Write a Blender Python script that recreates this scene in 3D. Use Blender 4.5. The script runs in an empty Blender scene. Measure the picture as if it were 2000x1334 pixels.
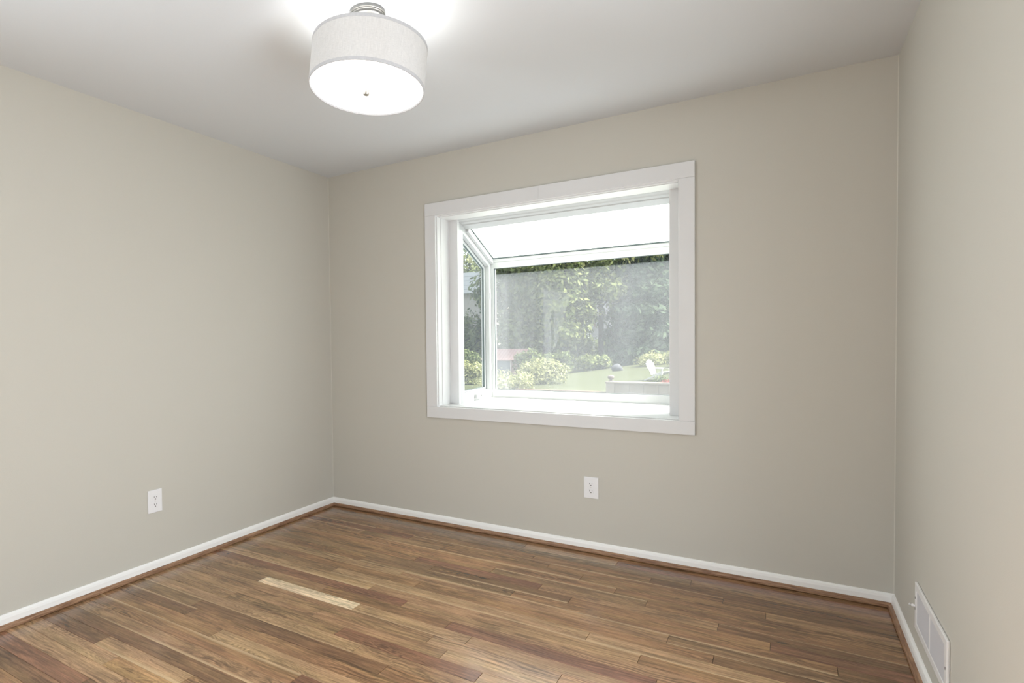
import bpy, bmesh, math, random
from mathutils import Vector, Matrix
random.seed(7)
scene = bpy.context.scene
COL = scene.collection
W, H, YR = 3.173, 2.403, -4.7           # room width, height, rear wall

# ---------------------------------------------------------------- camera
cd = bpy.data.cameras.new('camera'); cam = bpy.data.objects.new('camera', cd); COL.objects.link(cam)
f_px, yaw, pitch, roll = 1151.804, -0.592216, -0.0270713, -0.0146652
cd.sensor_fit = 'HORIZONTAL'; cd.sensor_width = 36.0; cd.lens = f_px/2000*36.0
cd.shift_x = 241.67/2000.0; cd.shift_y = 30.38/2000.0
cd.clip_start = 0.05; cd.clip_end = 500
fw = Vector((math.sin(yaw)*math.cos(pitch), math.cos(yaw)*math.cos(pitch), math.sin(pitch)))
rt0 = Vector((math.cos(yaw), -math.sin(yaw), 0)); up0 = rt0.cross(fw)
rt = math.cos(roll)*rt0 + math.sin(roll)*up0; up = -math.sin(roll)*rt0 + math.cos(roll)*up0
m = Matrix((rt, up, -fw)).transposed().to_4x4(); m.translation = Vector((2.76968, -3.36378, 1.20566))
cam.matrix_world = m
scene.camera = cam

# ---------------------------------------------------------------- world, sun, added fill lights, exposure
world = bpy.data.worlds.new('world'); scene.world = world; world.use_nodes = True
bg = world.node_tree.nodes['Background']; bg.inputs[0].default_value = (0.90, 0.95, 1.0, 1); bg.inputs[1].default_value = 2.5
sd = bpy.data.lights.new('sun', 'SUN'); sd.energy = 26.0; sd.angle = math.radians(25); sd.color = (1.0, 0.95, 0.84)
sun = bpy.data.objects.new('sun', sd); COL.objects.link(sun)
sun.rotation_euler = Vector((-0.62, -0.32, -1.0)).to_track_quat('-Z', 'Y').to_euler()

def area(name, loc, target, sx, sy, power, color):
    l = bpy.data.lights.new(name, 'AREA'); l.shape = 'RECTANGLE'; l.size = sx; l.size_y = sy
    l.energy = power; l.color = color
    o = bpy.data.objects.new(name, l); COL.objects.link(o); o.location = loc
    o.rotation_euler = (Vector(target)-Vector(loc)).to_track_quat('-Z', 'Y').to_euler()
    return o
# added fill lights in two made-up openings out of view: a window in the left wall, a doorway in the right wall
LW = (-4.35, -3.15, .75, 1.95)      # y0, y1, z0, z1 of the added left-wall window
RD = (-2.70, -1.85, 0.0, 2.05)      # added doorway in the right wall
area('left_fill_light', (-.16, (LW[0]+LW[1])/2, (LW[2]+LW[3])/2), (3, (LW[0]+LW[1])/2+.2, .35), 1.15, 1.15, 76, (0.90, 0.955, 1.0))
area('right_fill_light', (W+.16, (RD[0]+RD[1])/2, .80), (0, (RD[0]+RD[1])/2+.15, .45), .80, 1.5, 43, (0.90, 0.955, 1.0))

scene.view_settings.view_transform = 'Standard'; scene.view_settings.look = 'None'
scene.view_settings.exposure = -0.07; scene.view_settings.gamma = 1.0
scene.view_settings.use_curve_mapping = False
try:
    scene.cycles.use_denoising = True; scene.cycles.use_adaptive_sampling = False
    scene.cycles.max_bounces = 10; scene.cycles.diffuse_bounces = 6; scene.cycles.transparent_max_bounces = 12
    scene.cycles.sample_clamp_indirect = 6
except Exception: pass

# ---------------------------------------------------------------- helpers
def rgb(r, g, b):
    f = lambda c: (c/255/12.92) if c/255 <= 0.04045 else ((c/255+0.055)/1.055)**2.4
    return (f(r), f(g), f(b), 1)
def material(name, color=(.8,.8,.8,1), rough=.5, metal=0.0, spec=.5, noise=None, bump=None, emit=None):
    """noise=(scale, amount) varies the colour, bump=(scale, strength)"""
    m = bpy.data.materials.new(name); m.use_nodes = True; nt = m.node_tree; p = nt.nodes['Principled BSDF']
    p.inputs['Base Color'].default_value = color; p.inputs['Roughness'].default_value = rough
    p.inputs['Metallic'].default_value = metal; p.inputs['Specular IOR Level'].default_value = spec
    if emit: p.inputs['Emission Color'].default_value = emit[0]; p.inputs['Emission Strength'].default_value = emit[1]
    tc = nt.nodes.new('ShaderNodeTexCoord')
    if noise:
        n = nt.nodes.new('ShaderNodeTexNoise'); n.inputs['Scale'].default_value = noise[0]; n.inputs['Detail'].default_value = 4
        nt.links.new(tc.outputs['Object'], n.inputs['Vector'])
        mr = nt.nodes.new('ShaderNodeMapRange'); mr.inputs['From Min'].default_value = .3; mr.inputs['From Max'].default_value = .7
        mr.inputs['To Min'].default_value = 1-noise[1]; mr.inputs['To Max'].default_value = 1+noise[1]
        nt.links.new(n.outputs['Fac'], mr.inputs['Value'])
        hs = nt.nodes.new('ShaderNodeHueSaturation'); hs.inputs['Color'].default_value = color
        nt.links.new(mr.outputs[0], hs.inputs['Value']); nt.links.new(hs.outputs[0], p.inputs['Base Color'])
    if bump:
        n2 = nt.nodes.new('ShaderNodeTexNoise'); n2.inputs['Scale'].default_value = bump[0]; n2.inputs['Detail'].default_value = 3
        nt.links.new(tc.outputs['Object'], n2.inputs['Vector'])
        b = nt.nodes.new('ShaderNodeBump'); b.inputs['Strength'].default_value = bump[1]; b.inputs['Distance'].default_value = .002
        nt.links.new(n2.outputs['Fac'], b.inputs['Height']); nt.links.new(b.outputs[0], p.inputs['Normal'])
    return m

class MB:
    def __init__(s): s.bm = bmesh.new()
    def box(s, x0, x1, y0, y1, z0, z1):
        v = [s.bm.verts.new(c) for c in ((x0,y0,z0),(x1,y0,z0),(x1,y1,z0),(x0,y1,z0),(x0,y0,z1),(x1,y0,z1),(x1,y1,z1),(x0,y1,z1))]
        for f in ((0,3,2,1),(4,5,6,7),(0,1,5,4),(1,2,6,5),(2,3,7,6),(3,0,4,7)): s.bm.faces.new([v[i] for i in f])
        return s
    def prism(s, pts, axis, a, b):
        """extrude a polygon (pairs in the two other axes) from a to b along axis"""
        def mk(p, t):
            q = list(p); q.insert(axis, t); return s.bm.verts.new(q)
        A = [mk(p, a) for p in pts]; B = [mk(p, b) for p in pts]; n = len(pts)
        s.bm.faces.new(A[::-1]); s.bm.faces.new(B)
        for i in range(n): s.bm.faces.new((A[i], A[(i+1)%n], B[(i+1)%n], B[i]))
        return s
    def ring(s, outer, inner, axis, a, b):
        def mk(p, t):
            q = list(p); q.insert(axis, t); return s.bm.verts.new(q)
        oa = [mk(p,a) for p in outer]; ob = [mk(p,b) for p in outer]; ia = [mk(p,a) for p in inner]; ib = [mk(p,b) for p in inner]
        n = len(outer)
        for i in range(n):
            j = (i+1)%n
            for q in ((oa[i],oa[j],ob[j],ob[i]),(ia[j],ia[i],ib[i],ib[j]),(oa[j],oa[i],ia[i],ia[j]),(ob[i],ob[j],ib[j],ib[i])): s.bm.faces.new(q)
        return s
    def lathe(s, prof, c=(0,0,0), seg=64, axis=2, cap=True):
        rings = []
        for r, h in prof:
            rg = []
            for i in range(seg):
                t = 2*math.pi*i/seg; p = [r*math.cos(t), r*math.sin(t)]
                p.insert(axis, h); rg.append(s.bm.verts.new([p[k]+c[k] for k in range(3)]))
            rings.append(rg)
        for a, b in zip(rings, rings[1:]):
            for i in range(seg): s.bm.faces.new((a[i], a[(i+1)%seg], b[(i+1)%seg], b[i]))
        if cap: s.bm.faces.new(rings[0][::-1]); s.bm.faces.new(rings[-1])
        return s
    def tube(s, pts, radii, seg=8):
        rings = []
        for i, p in enumerate(pts):
            p = Vector(p); d = (Vector(pts[min(i+1,len(pts)-1)])-Vector(pts[max(i-1,0)])).normalized()
            a = d.orthogonal().normalized(); b = d.cross(a); r = radii[i] if isinstance(radii,(list,tuple)) else radii
            rings.append([s.bm.verts.new(p+a*r*math.cos(2*math.pi*k/seg)+b*r*math.sin(2*math.pi*k/seg)) for k in range(seg)])
        for a, b in zip(rings, rings[1:]):
            for i in range(seg): s.bm.faces.new((a[i], a[(i+1)%seg], b[(i+1)%seg], b[i]))
        s.bm.faces.new(rings[0][::-1]); s.bm.faces.new(rings[-1])
        return s
    def build(s, name, mat, parent=None, bevel=0, smooth=False, kind=None, loc=None):
        bmesh.ops.recalc_face_normals(s.bm, faces=s.bm.faces)
        me = bpy.data.meshes.new(name)
        if loc is not None: bmesh.ops.translate(s.bm, vec=-Vector(loc), verts=s.bm.verts)
        s.bm.to_mesh(me); s.bm.free()
        o = bpy.data.objects.new(name, me); COL.objects.link(o)
        if loc is not None: o.location = loc
        for m in (mat if isinstance(mat, (list,tuple)) else [mat]): me.materials.append(m)
        if smooth:
            for p in me.polygons: p.use_smooth = True
            md = o.modifiers.new('edge', 'EDGE_SPLIT'); md.split_angle = math.radians(35)
        if bevel:
            md = o.modifiers.new('bevel', 'BEVEL'); md.width = bevel; md.segments = 2; md.limit_method = 'ANGLE'
        if parent is not None:
            o.parent = parent
            if loc is None: o.location = -Vector(parent.location)
            else: o.location = Vector(loc)-Vector(parent.location)
        if kind: o['kind'] = kind
        return o
def empty(name, loc=(0,0,0)):
    o = bpy.data.objects.new(name, None); COL.objects.link(o); o.location = loc; o.empty_display_size = .1; return o
def tag(o, label, cat, group=None, kind=None):
    o['label'] = label; o['category'] = cat
    if group: o['group'] = group
    if kind: o['kind'] = kind
    return o
def tree_copy(o, parent=None):
    c = o.copy(); COL.objects.link(c)
    if parent is not None: c.parent = parent
    for ch in list(o.children): tree_copy(ch, c)
    return c

# ---------------------------------------------------------------- materials of the room
M_wall = material('beige_wall_paint', (.575, .557, .503, 1), .62, spec=.25, bump=(260, .12))
M_ceil = material('white_ceiling_paint', (.68, .71, .745, 1), .8, spec=.15, bump=(200, .08))
M_trim = material('white_trim_paint', (.73, .735, .745, 1), .38, spec=.4, noise=(6, .012))
M_base = material('white_baseboard_paint', (.92, .92, .91, 1), .35, spec=.4)
M_vinyl = material('white_vinyl', (.54, .555, .565, 1), .35, spec=.45)
M_gask = material('dark_gasket', (.10, .13, .135, 1), .6)
M_plate = material('white_outlet_plastic', (.84, .84, .86, 1), .3, spec=.5)
M_slot = material('dark_slot', (.02, .018, .016, 1), .7)
M_vent = material('white_register_enamel', (.82, .81, .81, 1), .35)
M_nickel = material('brushed_nickel', (.70, .68, .64, 1), .28, metal=1.0, noise=(90, .06))
M_caulk = material('pale_caulk', (.63, .61, .55, 1), .6)

def shoe_wood():
    m = material('oak_shoe_moulding', (.30, .15, .085, 1), .42); nt = m.node_tree; p = nt.nodes['Principled BSDF']
    tc = nt.nodes.new('ShaderNodeTexCoord'); mp = nt.nodes.new('ShaderNodeMapping'); mp.inputs['Scale'].default_value = (9, 9, 160)
    n = nt.nodes.new('ShaderNodeTexNoise'); n.inputs['Scale'].default_value = 1.6; n.inputs['Detail'].default_value = 6
    cr = nt.nodes.new('ShaderNodeValToRGB'); e = cr.color_ramp.elements
    e[0].position = .3; e[0].color = (.15, .068, .035, 1); e[1].position = .72; e[1].color = (.42, .25, .145, 1)
    nt.links.new(tc.outputs['Object'], mp.inputs[0]); nt.links.new(mp.outputs[0], n.inputs[0]); nt.links.new(n.outputs[0], cr.inputs[0])
    nt.links.new(cr.outputs[0], p.inputs['Base Color']); return m
M_shoe = shoe_wood()

def floor_wood():
    m = bpy.data.materials.new('oak_strip_floor'); m.use_nodes = True; nt = m.node_tree; N = nt.nodes; L = nt.links.new
    p = N['Principled BSDF']
    g = N.new('ShaderNodeAttribute'); g.attribute_name = 'grain'      # metres along, metres across, seed
    t = N.new('ShaderNodeAttribute'); t.attribute_name = 'tone'
    l = N.new('ShaderNodeAttribute'); l.attribute_name = 'local'      # across -.5..+.5, sap side, swirl
    def mapped(sx, sy, off=0.0):
        mp = N.new('ShaderNodeMapping'); mp.inputs['Scale'].default_value = (sx, sy, 3.7); mp.inputs['Location'].default_value = (off, off*.7, 0)
        L(g.outputs['Vector'], mp.inputs[0]); return mp.outputs[0]
    def noise(vec, detail=3, rough=.5, scale=1.0, dist=0.0):
        n = N.new('ShaderNodeTexNoise'); n.inputs['Scale'].default_value = scale; n.inputs['Detail'].default_value = detail
        n.inputs['Roughness'].default_value = rough; n.inputs['Distortion'].default_value = dist; L(vec, n.inputs['Vector']); return n.outputs['Fac']
    def math_(op, a, b=None, c=None):
        n = N.new('ShaderNodeMath'); n.operation = op
        for i, x in enumerate((a, b, c)):
            if x is None: continue
            if isinstance(x, (int, float)): n.inputs[i].default_value = x
            else: L(x, n.inputs[i])
        return n.outputs[0]
    def rng(v, a, b, c, d):
        n = N.new('ShaderNodeMapRange'); n.interpolation_type = 'SMOOTHSTEP'
        for i, x in enumerate((a, b, c, d)): n.inputs[i+1].default_value = x
        L(v, n.inputs[0]); return n.outputs[0]
    sep = N.new('ShaderNodeSeparateXYZ'); L(g.outputs['Vector'], sep.inputs[0])
    sl = N.new('ShaderNodeSeparateXYZ'); L(l.outputs['Vector'], sl.inputs[0])
    big = noise(mapped(2.6, 12), 3, .5)                 # cathedral warp
    ph = math_('ADD', math_('MULTIPLY', sep.outputs[1], 165.0), math_('MULTIPLY', big, math_('ADD', 22.0, math_('MULTIPLY', sl.outputs[2], 62.0))))
    ring = math_('POWER', math_('ABSOLUTE', math_('SINE', ph)), 2.2)
    ringm = math_('MULTIPLY', ring, rng(noise(mapped(2.2, 16, 5), 2), .38, .68, .08, 1.0))
    streak = noise(mapped(5.5, 130), 5, .65, dist=.4)
    fine = noise(mapped(34, 620, 3), 3, .6)
    cloud = noise(mapped(4.5, 16, 9), 4, .6)
    val = math_('SUBTRACT', 1.0, math_('MULTIPLY', ringm, .50))
    val = math_('MULTIPLY', val, rng(streak, .32, .68, .66, 1.18))
    val = math_('MULTIPLY', val, rng(fine, .30, .70, .80, 1.10))
    val = math_('MULTIPLY', val, rng(cloud, .28, .72, .78, 1.18))
    # dark mineral streaks and knots
    ms = rng(noise(mapped(1.1, 34, 14), 3, .55), .66, .76, 1.0, .62); val = math_('MULTIPLY', val, ms)
    vo = N.new('ShaderNodeTexVoronoi'); vo.inputs['Scale'].default_value = 1.0; L(mapped(3.0, 9.0, 2), vo.inputs['Vector'])
    kn = rng(vo.outputs['Distance'], .035, .10, .42, 1.0)
    sc2 = N.new('ShaderNodeSeparateColor'); L(vo.outputs['Color'], sc2.inputs[0])
    kn = math_('ADD', kn, math_('MULTIPLY', math_('SUBTRACT', 1.0, kn), math_('GREATER_THAN', sc2.outputs[0], .30)))
    val = math_('MULTIPLY', val, kn)
    cmul = N.new('ShaderNodeVectorMath'); cmul.operation = 'SCALE'; L(t.outputs['Color'], cmul.inputs[0]); L(val, cmul.inputs['Scale'])
    # warm / olive drift inside a strip
    hs = N.new('ShaderNodeHueSaturation'); L(cmul.outputs[0], hs.inputs['Color'])
    L(rng(noise(mapped(1.4, 20, 21), 2), .3, .7, .494, .506), hs.inputs['Hue'])
    # pale sapwood along one edge
    edge = math_('ADD', math_('MULTIPLY', sl.outputs[0], sl.outputs[1]), math_('MULTIPLY', math_('SUBTRACT', noise(mapped(1.0, 4, 30), 2), .5), .55))
    sap = math_('MULTIPLY', rng(edge, .30, .50, 0, .62), math_('ABSOLUTE', sl.outputs[1]))
    mx = N.new('ShaderNodeMix'); mx.data_type = 'RGBA'; L(sap, mx.inputs[0]); L(hs.outputs[0], mx.inputs[6]); mx.inputs[7].default_value = (.64, .455, .265, 1)
    L(mx.outputs[2], p.inputs['Base Color'])
    L(rng(fine, .3, .7, .21, .16), p.inputs['Roughness']); p.inputs['Specular IOR Level'].default_value = .6
    b = N.new('ShaderNodeBump'); b.inputs['Strength'].default_value = .12; b.inputs['Distance'].default_value = .0008
    L(streak, b.inputs['Height']); L(b.outputs[0], p.inputs['Normal'])
    return m
M_floor = floor_wood()
M_sub = material('dark_floor_seam', (.05, .028, .015, 1), .7)

# ---------------------------------------------------------------- room shell
OX0, OX1, OZ0, OZ1 = .887, 2.329, .757, 2.019      # hole in the back wall
TB = .155
b = MB(); b.box(-.12, OX0, 0, TB, 0, H); b.box(OX1, W+.12, 0, TB, 0, H); b.box(OX0, OX1, 0, TB, 0, OZ0); b.box(OX0, OX1, 0, TB, OZ1, H)
b.build('wall_back', M_wall, kind='structure')
b = MB(); b.box(-.12, 0, LW[1], 0, 0, H); b.box(-.12, 0, YR-.12, LW[0], 0, H); b.box(-.12, 0, LW[0], LW[1], 0, LW[2]); b.box(-.12, 0, LW[0], LW[1], LW[3], H)
b.build('wall_left', M_wall, kind='structure')
b = MB(); b.box(W, W+.12, RD[1], 0, 0, H); b.box(W, W+.12, YR-.12, RD[0], 0, H); b.box(W, W+.12, RD[0], RD[1], RD[3], H)
b.build('wall_right', M_wall, kind='structure')
q = MB(); q.ring([(LW[0]-.07,LW[2]-.07),(LW[1]+.07,LW[2]-.07),(LW[1]+.07,LW[3]+.07),(LW[0]-.07,LW[3]+.07)], [(LW[0],LW[2]),(LW[1],LW[2]),(LW[1],LW[3]),(LW[0],LW[3])], 0, 0, .016)
q.box(-.08, -.05, (LW[0]+LW[1])/2-.02, (LW[0]+LW[1])/2+.02, LW[2], LW[3])
q.build('added_window_frame', M_trim, kind='structure')  # frame of the made-up window, added for the left fill light
q = MB()
for ya, yb in ((RD[0]-.07, RD[0]), (RD[1], RD[1]+.07)): q.box(W-.016, W, ya, yb, 0, RD[3]+.07)
q.box(W-.016, W, RD[0], RD[1], RD[3], RD[3]+.07); q.build('added_door_frame', M_trim, kind='structure')  # casing of the made-up doorway, added for the right fill light
MB().box(0, W, YR-.12, YR, 0, H).build('wall_rear', M_wall, kind='structure')
MB().box(-.12, W+.12, YR-.12, TB, H, H+.12).build('ceiling', M_ceil, kind='structure')

# oak strip floor: one mesh of separate strips over a dark base
TONES = {'M': (.40,.222,.108), 'L': (.54,.335,.175), 'G': (.54,.31,.14), 'D': (.285,.155,.078), 'R': (.32,.155,.088),
         'P': (.98,.76,.50), 'O': (.35,.212,.106), 'B': (.46,.272,.14)}
ROWS = {-1: ([], 'M'), 0: ([1.517, 2.028], 'OBR'), 1: ([.95, 2.391], 'MOM'), 2: ([.572, 1.62, 2.22], 'MMMD'), 3: ([.868, 1.731, 2.539], 'RMMD'),
 4: ([.548, 1.119, 1.921, 2.705], 'BOMMB'), 5: ([.708, 2.102], 'MMM'), 6: ([.842, 1.504, 2.252], 'MMOM'), 7: ([1.08, 1.785, 2.543], 'MRBD'),
 8: ([1.22, 1.95, 2.726], 'ODMR'), 9: ([.823, 1.7, 2.93], 'MOMD'), 10: ([1.124, 2.385], 'LBO'), 11: ([1.262, 2.551], 'MMD'), 12: ([.795, 2.111], 'OLL'),
 13: ([1.09, 2.319], 'LBM'), 14: ([1.323, 2.6], 'RBM'), 15: ([.9, 1.589, 2.4], 'BMRM'), 16: ([.559, 1.154, 1.719, 2.7], 'OPLBM'), 17: ([1.583, 2.109], 'BLG'),
 18: ([1.042, 1.684], 'BBL'), 19: ([.568, 1.23, 1.865], 'BORL'), 20: ([1.377, 2.2], 'LBM'), 21: ([.5, 1.55], 'ODM'), 22: ([.554, 1.7], 'DMR'), 23: ([.806, 1.9], 'MLM'),
 24: ([1.317, 2.0], 'MRM'), 25: ([1.45], 'BB'), 26: ([1.2], 'DM'), 27: ([.454, .988], 'DLM'), 28: ([.634, 1.5], 'LGM'), 29: ([.79, 1.8], 'LBM')}
SAP = {(0,1):-1, (3,1):1, (3,2):1, (4,0):1, (4,2):-1, (5,1):1, (6,0):1, (6,2):1, (8,1):-1, (9,1):-1, (9,2):-1, (10,1):1, (10,2):-1, (13,0):-1, (13,1):1, (12,2):-1,
       (19,0):1, (20,0):-1, (22,0):1, (24,0):1, (25,0):-1, (7,3):1, (16,2):-1, (27,1):-1, (2,0):-1, (12,1):-1}
SWIRL = {(27,1):1, (28,0):1, (28,1):.9, (22,0):.9, (19,0):1, (20,0):.7, (16,0):.8, (19,2):.9, (6,2):1, (7,2):.8, (5,1):.6, (25,0):.5, (23,1):.7, (9,0):.8}
PITCH = .0722
verts, faces, A_g, A_t, A_l, mats = [], [], [], [], [], []
def add_strip(x0, x1, y0, y1, tone, sap, swirl):
    i = len(verts); zt, zb, gp = 0.0, -.004, .0007
    x0 += gp; x1 -= gp; y0 += gp; y1 -= gp
    ch = .0005
    verts.extend([(x0+ch,y0+ch,zt),(x1-ch,y0+ch,zt),(x1-ch,y1-ch,zt),(x0+ch,y1-ch,zt),(x0,y0,zt-ch),(x1,y0,zt-ch),(x1,y1,zt-ch),(x0,y1,zt-ch),(x0,y0,zb),(x1,y0,zb),(x1,y1,zb),(x0,y1,zb)])
    fs = [(0,1,2,3)] + [(4+k, 4+(k+1)%4, (k+1)%4, k) for k in range(4)] + [(8+k, 8+(k+1)%4, 4+(k+1)%4, 4+k) for k in range(4)]
    ou, ov, sd_ = random.uniform(0, 60), random.uniform(0, 20), random.uniform(0, 30)
    for f in fs:
        faces.append(tuple(i+k for k in f)); mats.append(0)
        for k in f:
            vx, vy, _ = verts[i+k]
            A_g.append((vx+ou, vy+ov, sd_)); A_t.append((*tone, 1)); A_l.append(((vy-(y0+y1)/2)/(y1-y0), sap, swirl))
nrows = int((-YR)/PITCH)+1
for r in range(-1, nrows+1):
    yc = -.1-PITCH*r; y0, y1 = max(yc-PITCH/2, YR), min(yc+PITCH/2, 0)
    if y1-y0 < .005: continue
    if r in ROWS: js, tn = ROWS[r]
    else:
        js = []; x = random.uniform(.1, .9)
        while x < W-.15: js.append(x); x += random.uniform(.35, 1.3)
        tn = ''.join(random.choice('MMMBOLDRG') for _ in range(len(js)+1))
    xs = [0]+list(js)+[W]
    for k in range(len(xs)-1):
        t0 = TONES[tn[min(k, len(tn)-1)]]; q = random.uniform(.94, 1.06) if tn[min(k,len(tn)-1)] != 'P' else 1
        sw = SWIRL.get((r,k), random.choice((0,0,0,.25,.5)))
        sp = SAP.get((r,k), random.choice((0,0,0,0,0,0,1,-1)) if r not in ROWS else 0)
        add_strip(xs[k], xs[k+1], y0, y1, tuple(c*q*(1 if t0[0] > .9 else .90) for c in t0), sp, sw)
i = len(verts); verts.extend([(0,YR,-.004),(W,YR,-.004),(W,0,-.004),(0,0,-.004),(0,YR,-.05),(W,YR,-.05),(W,0,-.05),(0,0,-.05)])
for f in ((0,1,2,3),(7,6,5,4),(0,4,5,1),(1,5,6,2),(2,6,7,3),(3,7,4,0)):
    faces.append(tuple(i+k for k in f)); mats.append(1)
    for k in f: A_g.append((0,0,0)); A_t.append((.1,.06,.03,1)); A_l.append((0,0,0))
me = bpy.data.meshes.new('floor'); me.from_pydata(verts, [], faces); me.materials.append(M_floor); me.materials.append(M_sub)
me.polygons.foreach_set('material_index', mats)
a = me.attributes.new('grain', 'FLOAT_VECTOR', 'CORNER'); a.data.foreach_set('vector', [c for v in A_g for c in v])
a = me.attributes.new('local', 'FLOAT_VECTOR', 'CORNER'); a.data.foreach_set('vector', [c for v in A_l for c in v])
a = me.attributes.new('tone', 'FLOAT_COLOR', 'CORNER'); a.data.foreach_set('color', [c for v in A_t for c in v])
fo = bpy.data.objects.new('floor', me); COL.objects.link(fo); fo['kind'] = 'structure'

# baseboards (clamshell) with oak shoe moulding
bb = [(0,0),(.011,0),(.0115,.044),(.009,.054),(.004,.0595),(0,.061)]
sh = [(.011,.002),(.0255,.002),(.0255,.010),(.022,.017),(.017,.0205),(.011,.0215)]
sh2 = [(p, z+.0015) for p, z in sh]
def along_x(prof, x0, x1, ybase=0.0, sgn=-1): return MB().prism([(ybase+sgn*p, z) for p, z in prof], 0, x0, x1)
def along_y(prof, y0, y1, xbase, sgn): return MB().prism([(xbase+sgn*p, z) for p, z in prof], 1, y0, y1)
o = along_x(bb, 0, W).build('baseboard_back', M_base, kind='structure'); along_x(sh2, .011, W-.011).build('shoe_moulding', M_shoe, o)['label'] = 'stained oak shoe moulding'
o = along_y(bb, YR, -.011, 0, 1).build('baseboard_left', M_base, kind='structure'); along_y(sh, YR+.02, -.0268, 0, 1).build('shoe_moulding', M_shoe, o)['label'] = 'stained oak shoe moulding'
o = along_y(bb, RD[1]+.07, -.011, W, -1).build('baseboard_right', M_base, kind='structure'); along_y(sh, RD[1]+.07, -.0268, W, -1).build('shoe_moulding', M_shoe, o)['label'] = 'stained oak shoe moulding'
o = along_x(bb, .0255, W-.0255, YR, 1).build('baseboard_rear', M_base, kind='structure')
# thin paint-caulk beads in the two far corners
MB().prism([(0,0),(.0028,0),(.0009,-.0009),(0,-.0028)], 2, .062, H).build('trim_1', M_caulk, kind='structure')
MB().prism([(W,0),(W-.0028,0),(W-.0009,-.0009),(W,-.0028)], 2, .062, H).build('trim_2', M_caulk, kind='structure')

# ---------------------------------------------------------------- garden window
def film_glass(name, base, top_clear, tint, rough_tr=True, band=None):
    """clear pane carrying an uneven pale film, a painted reflection veil on the front pane; coordinates are the object's own"""
    m = bpy.data.materials.new(name); m.use_nodes = True; nt = m.node_tree; N = nt.nodes; L = nt.links.new
    for n in list(N): N.remove(n)
    out = N.new('ShaderNodeOutputMaterial'); tr = N.new('ShaderNodeBsdfTransparent'); tr.inputs[0].default_value = (.96, .975, .97, 1)
    tl = N.new('ShaderNodeBsdfTranslucent'); tl.inputs[0].default_value = tint
    df = N.new('ShaderNodeBsdfDiffuse'); df.inputs[0].default_value = tint
    ad = N.new('ShaderNodeMixShader'); ad.inputs[0].default_value = .25; L(tl.outputs[0], ad.inputs[1]); L(df.outputs[0], ad.inputs[2])
    tc = N.new('ShaderNodeTexCoord'); mp = N.new('ShaderNodeMapping'); mp.inputs['Scale'].default_value = (5, 5, 1.3)
    L(tc.outputs['Object'], mp.inputs[0]); n1 = N.new('ShaderNodeTexNoise'); n1.inputs['Scale'].default_value = 1.1; n1.inputs['Detail'].default_value = 3; L(mp.outputs[0], n1.inputs[0])
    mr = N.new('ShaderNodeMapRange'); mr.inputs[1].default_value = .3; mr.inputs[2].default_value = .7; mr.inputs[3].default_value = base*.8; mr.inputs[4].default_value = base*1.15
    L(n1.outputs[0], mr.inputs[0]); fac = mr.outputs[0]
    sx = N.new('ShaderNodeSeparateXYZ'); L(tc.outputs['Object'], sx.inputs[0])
    if band:  # bright reflected streak painted down one side of the pane
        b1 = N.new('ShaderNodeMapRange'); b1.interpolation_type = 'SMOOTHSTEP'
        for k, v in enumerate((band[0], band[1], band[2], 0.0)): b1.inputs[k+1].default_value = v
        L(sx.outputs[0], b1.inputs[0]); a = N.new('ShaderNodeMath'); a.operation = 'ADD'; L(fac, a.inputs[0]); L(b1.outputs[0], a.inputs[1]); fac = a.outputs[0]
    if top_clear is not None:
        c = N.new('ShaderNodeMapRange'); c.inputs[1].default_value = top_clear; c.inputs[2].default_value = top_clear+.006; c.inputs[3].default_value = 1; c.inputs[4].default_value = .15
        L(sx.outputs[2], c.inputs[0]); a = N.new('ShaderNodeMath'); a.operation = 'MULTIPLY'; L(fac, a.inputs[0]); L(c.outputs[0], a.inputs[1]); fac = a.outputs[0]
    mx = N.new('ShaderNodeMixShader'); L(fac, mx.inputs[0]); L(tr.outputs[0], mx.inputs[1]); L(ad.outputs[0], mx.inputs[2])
    gl = N.new('ShaderNodeBsdfGlossy'); gl.inputs['Roughness'].default_value = .02; mg = N.new('ShaderNodeMixShader'); mg.inputs[0].default_value = .003
    L(mx.outputs[0], mg.inputs[1]); L(gl.outputs[0], mg.inputs[2]); L(mg.outputs[0], out.inputs[0])
    return m
M_gfront = film_glass('reflection_veil_glass', .085, .40, (.86, .90, .97, 1), band=(-.54, -.50, .035))  # room reflection painted in as a pale veil, clear along the top
M_gside = film_glass('clear_side_glass', .06, None, (.85, .9, .97, 1))
M_groof = film_glass('frosted_roof_glass', .86, None, (.95, 1.0, .98, 1))

win = empty('window_1', (1.608, 0, .76)); win['kind'] = 'structure'
XI0, XI1 = .902, 2.314           # inner faces of the jambs
CY = -.018
def wp(mb, name, mat, bevel=.0012, parent=None, label=None, smooth=False):
    o = mb.build(name, mat, None, bevel=bevel, smooth=smooth)
    p = parent or win
    o.parent = p; o.matrix_parent_inverse = Matrix.Identity(4)
    acc = Vector((0,0,0)); q = p
    while q is not None: acc += Vector(q.location); q = q.parent
    o.location = -acc
    if label: o['label'] = label
    return o
wp(MB().box(.820, 1.582, CY, 0, 2.012, 2.092), 'head_casing', M_trim)
wp(MB().box(1.5825, 2.391, CY-.0008, 0, 2.012, 2.092), 'head_casing', M_trim)
wp(MB().box(.820, .896, CY, 0, .7735, 2.0115), 'side_casing', M_trim)
wp(MB().box(2.3195, 2.391, CY, 0, .7735, 2.0115), 'side_casing', M_trim)
wp(MB().box(.820, 2.391, CY, 0, .703, .773), 'bottom_casing', M_trim)
wp(MB().box(OX0+.001, XI0, -.002, TB+.03, .772, 2.004).box(XI1, OX1-.001, -.002, TB+.03, .772, 2.004).box(OX0+.001, OX1-.001, -.002, TB+.03, 2.004, 2.018), 'jamb', M_trim)
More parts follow.
